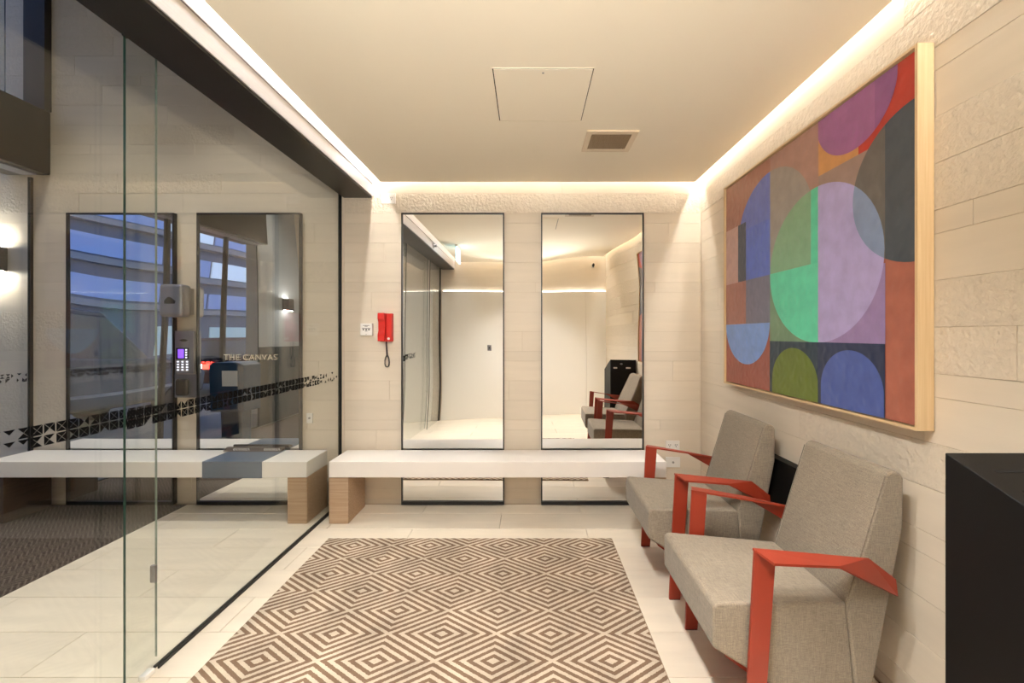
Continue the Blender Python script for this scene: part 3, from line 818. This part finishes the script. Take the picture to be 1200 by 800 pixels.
MB().box(-2.783, -2.738, D - .0745, D - .073, 1.185, 1.255).build('screen', M_['screen'], kpp)
for k in range(4): MB().box(-2.725, -2.712, D - .0745, D - .073, 1.185 + k * .02, 1.195 + k * .02).build('soft_key', M_['keys'], kpp)
for r_ in range(4):
    for c_ in range(3):
        x0 = -2.792 + c_ * .036; z0 = 1.085 + r_ * .022
        MB().box(x0, x0 + .013, D - .0735, D - .07, z0, z0 + .010).build('key', M_['keys'], kpp)
MB().prism([(-2.775, 1.325), (-2.752, 1.335), (-2.729, 1.335), (-2.706, 1.325), (-2.729, 1.315), (-2.752, 1.315)], D - .0725, D - .07, 'y').build('camera_eye', M_['slot'], kpp)
kb = thing('key_box', 'small black rounded key box under the entry intercom', 'key box', (-2.75, D, .95))
MB().box(-2.83, -2.66, D - .05, D - .0435, .868, 1.055).build('back_plate', M_['alu'], kb)
MB().box(-2.80, -2.705, D - .09, D - .05, .885, 1.02).build('cover', M_['blackbox'], kb, bevel=.02, seg=3)
MB().box(-2.80, -2.70, D - .0435, D - .001, .90, 1.03).build('spacer', M_['black'], kb)

# ------------------------------------------------------------------ things seen in the mirrors, and added fill light fixtures
es = thing('exit_sign', 'hanging green lit exit sign under the ceiling behind the viewer', 'sign', (-.97, .95, CH))
MB().box(-.985, -.955, .80, 1.10, CH - .03, CH).build('housing', M_['plate'], es)
MB().box(-.978, -.962, .80, 1.10, CH - .22, CH - .03).build('lit_face', M_['exitg'], es)
sn = thing('motion_sensor', 'small grey door motion sensor on the beam face', 'sensor', (-1.255, 1.24, 2.53))
MB().cyl((-1.2635, 1.24, 2.535), .02, .05, 'x').build('body', M_['alu'], sn, bevel=.003)
MB().box(-1.2635, -1.25, 1.215, 1.265, 2.505, 2.565).build('bracket', M_['grey'], sn)
sc_ = thing('security_camera', 'small dark dome camera high on the wall behind the viewer', 'camera', (1.1, YB, 2.45))
MB().box(1.07, 1.13, YB - .03, YB + .02, 2.42, 2.48).build('mount', M_['plate'], sc_)
MB().cyl((1.1, YB + .02, 2.45), .028, .05, 'y').build('lens', M_['black'], sc_)
for yy, lb_ in ((.78, 'added white ceiling fill light farther from the wall behind the viewer'), (.40, 'added white ceiling fill light nearer the wall behind the viewer')):
    t = thing('fill_fixture', lb_, 'spotlight', (-.08, yy, CH), 'added fill lights above the viewer')
    MB().cyl((-.08, yy, 2.50), .05, CH - 2.50, 'z', 24).build('housing', M_['plate'], t)  # unseen can, added to carry an overhead fill light
    MB().cyl((-.08, yy, 2.495), .042, .005, 'z', 24).build('lens', M_['grey'], t)
t = thing('fill_bowl', 'small white half bowl added for the fill light on the wall behind the viewer', 'wall light', (-.1, YB, 1.72))
MB().prism([(YB, 1.66), (YB + .06, 1.67), (YB + .11, 1.70), (YB + .13, 1.74), (YB, 1.74)], -.2, 0, 'x').build('bowl', M_['plate'], t, bevel=.01)  # unseen bowl, added to carry the upward fill light
MB().box(-.18, -.02, YB + .015, YB + .115, 1.7405, 1.744).build('lens', M_['grey'], t)
wp = thing('button_plate', 'small steel button plate on the white panelled wall behind the viewer', 'switch', (-.68, YB, 1.1))
MB().box(-.71, -.645, YB, YB + .006, 1.05, 1.15).build('plate', M_['alu'], wp)
MB().cyl((-.678, YB + .006, 1.10), .012, .004, 'y').build('button', M_['black'], wp)

def sconce(name, label, x, y, zc, axis):
    t = thing('wall_sconce', label, 'sconce', (x, y, zc), 'wall sconces')
    if axis == 'y':
        MB().box(x - .066, x + .066, y - .10, y - .001, zc - .095, zc + .095).build('shade', M_['black'], t)
        MB().box(x - .05, x + .05, y - .085, y - .015, zc + .095, zc + .097).build('lens', M_['sconce'], t)
        MB().box(x - .05, x + .05, y - .085, y - .015, zc - .097, zc - .095).build('lens', M_['sconce'], t)
    else:
        MB().box(x + .001, x + .10, y - .066, y + .066, zc - .095, zc + .095).build('shade', M_['black'], t)
        MB().box(x + .015, x + .085, y - .05, y + .05, zc + .095, zc + .097).build('lens', M_['sconce'], t)
        MB().box(x + .015, x + .085, y - .05, y + .05, zc - .097, zc - .095).build('lens', M_['sconce'], t)
sconce('a', 'black up-and-down wall sconce on the stone wall outside the street front', -4.294, D, 1.979, 'y')
sconce('b', 'black up-and-down wall sconce on the white lobby wall', XF, -.02, 1.88, 'x')

lb = thing('letterbox', 'dark blue letterbox on a pedestal in the lobby by the street front', 'letterbox', (-3.62, 1.50, 0))
MB().box(-3.80, -3.44, 1.36, 1.62, .43, 1.0).build('box', M_['blue'], lb, bevel=.006)
MB().prism([(-3.80, 1.0), (-3.44, 1.0), (-3.50, 1.03), (-3.76, 1.03)], 1.36, 1.62, 'y').build('lid', M_['blue'], lb)
MB().box(-3.72, -3.50, 1.42, 1.56, 0, .43).build('pedestal', M_['blue'], lb)
MB().box(-3.66, -3.50, 1.62, 1.622, .74, .93).build('notice', M_['plate'], lb)

for k, (x, y) in enumerate(((-2.3, 2.3), (-3.4, 2.3), (-2.3, .6), (-3.4, .6))):
    t = thing('ceiling_downlight', 'round recessed downlight in the high lobby ceiling, ' + ('nearest the back wall by the glass', 'nearest the back wall by the street', 'toward the front by the glass', 'toward the front by the street')[k], 'downlight', (x, y, LH), 'downlights in the lobby ceiling')
    MB().cyl((x, y, LH - .012), .10, .012, 'z', 24).build('rim', M_['plate'], t)
    MB().cyl((x, y, LH - .015), .085, .003, 'z', 24).build('lens', M_['lamp'], t)
    sd_ = bpy.data.lights.new('downlight_beam', 'SPOT'); sd_.energy = LOBBY_W * 12; sd_.spot_size = math.radians(75); sd_.spot_blend = .6; sd_.shadow_soft_size = .08; sd_.color = (1.0, .965, .91)
    so_ = bpy.data.objects.new('downlight_beam', sd_); COL.objects.link(so_); so_.location = (x, y, LH - .03)

# ------------------------------------------------------------------ street outside
struct(MB().box(-6.6, XF - .1, -14, D + .01, -.22, -.03).build('footpath', M_['paver']))
struct(MB().box(-15, -6.6, -22, 12, -.32, -.17).build('road', M_['bitumen']))
struct(MB().box(-16.6, -15, -22, 12, -.22, -.05).build('far_footpath', M_['paver']))
def car(x, y, m, label, flip=1, zs=1.0):
    t = thing('car', label, 'car', (x, y, -.17)); z = -.17
    T = lambda pts: [(y + flip * p, z + q * zs) for p, q in pts]
    MB().prism(T([(-2.15, .35), (2.1, .32), (2.18, .62), (1.95, .78), (.95, .92), (-1.5, 1.0), (-2.1, .95), (-2.2, .65)]), x - .88, x + .88, 'x').build('body', m, t, bevel=.06, seg=3); bo = [c for c in t.children if c.name.startswith('body')][0]
    MB().prism(T([(.95, .90), (.25, 1.42), (-1.35, 1.46), (-1.95, .96)]), x - .74, x + .74, 'x').build('cabin', M_['carglass'], t, bevel=.05, seg=3)
    MB().prism(T([(.28, 1.40), (.20, 1.47), (-1.30, 1.50), (-1.42, 1.42)]), x - .72, x + .72, 'x').build('roof', m, t, bevel=.03)
    for px_ in (-1.35, 1.35):
        for s in (-1, 1):
            MB().cyl((x + s * .80 - .1, y + flip * px_, z + .33), .33, .2, 'x', 24).build('wheel', M_['tyre'], t)
    for s in (-1, 1):
        MB().box(x + s * .62 - .16, x + s * .62 + .16, y + flip * 2.1, y + flip * 2.19, z + .62 * zs, z + .74 * zs).build('headlight', M_['head'], bo)
        MB().box(x + s * .68 - .12, x + s * .68 + .12, y - flip * 2.13, y - flip * 2.2, z + .72 * zs, z + .9 * zs).build('taillight', M_['tail'], bo)
    MB().box(x - .9, x + .9, y - 1.9, y + 1.9, z + .50 * zs, z + .535 * zs).build('side_moulding', M_['alu'], t)
car(-7.1, .62, M_['carpaint'], 'dark grey tall wagon parked in the street, seen in the left lobby mirror', -1, 1.3)
car(-8.0, -5.2, M_['carpaint2'], 'dark red hatchback farther down the street, seen in lobby mirror', -1)
bl = thing('street_building', 'blue grey office building with lit window bands across the street', 'building', (-18, -5, 0))
MB().box(-20, -16.8, -24, 12, -.1, 14).build('wall', M_['cladding'], bl)
for k in range(7):
    z0 = 2.9 + k * 1.55
    for q in range(9):
        y0 = -23 + q * 3.85
        MB().box(-16.8, -16.74, y0, y0 + 3.7, z0, z0 + .75).build('window', M_['winglow' if (k * 5 + q * 3) % 4 else 'winwarm'], bl)
    MB().box(-16.8, -16.45, -24, 12, z0 - .35, z0 - .12).build('spandrel', M_['alu'], bl)
for q in range(8):
    y0 = -22 + q * 4.1
    MB().box(-16.8, -16.76, y0, y0 + 2.2, .6, 1.9).build('shop_window', M_['shop'], bl)
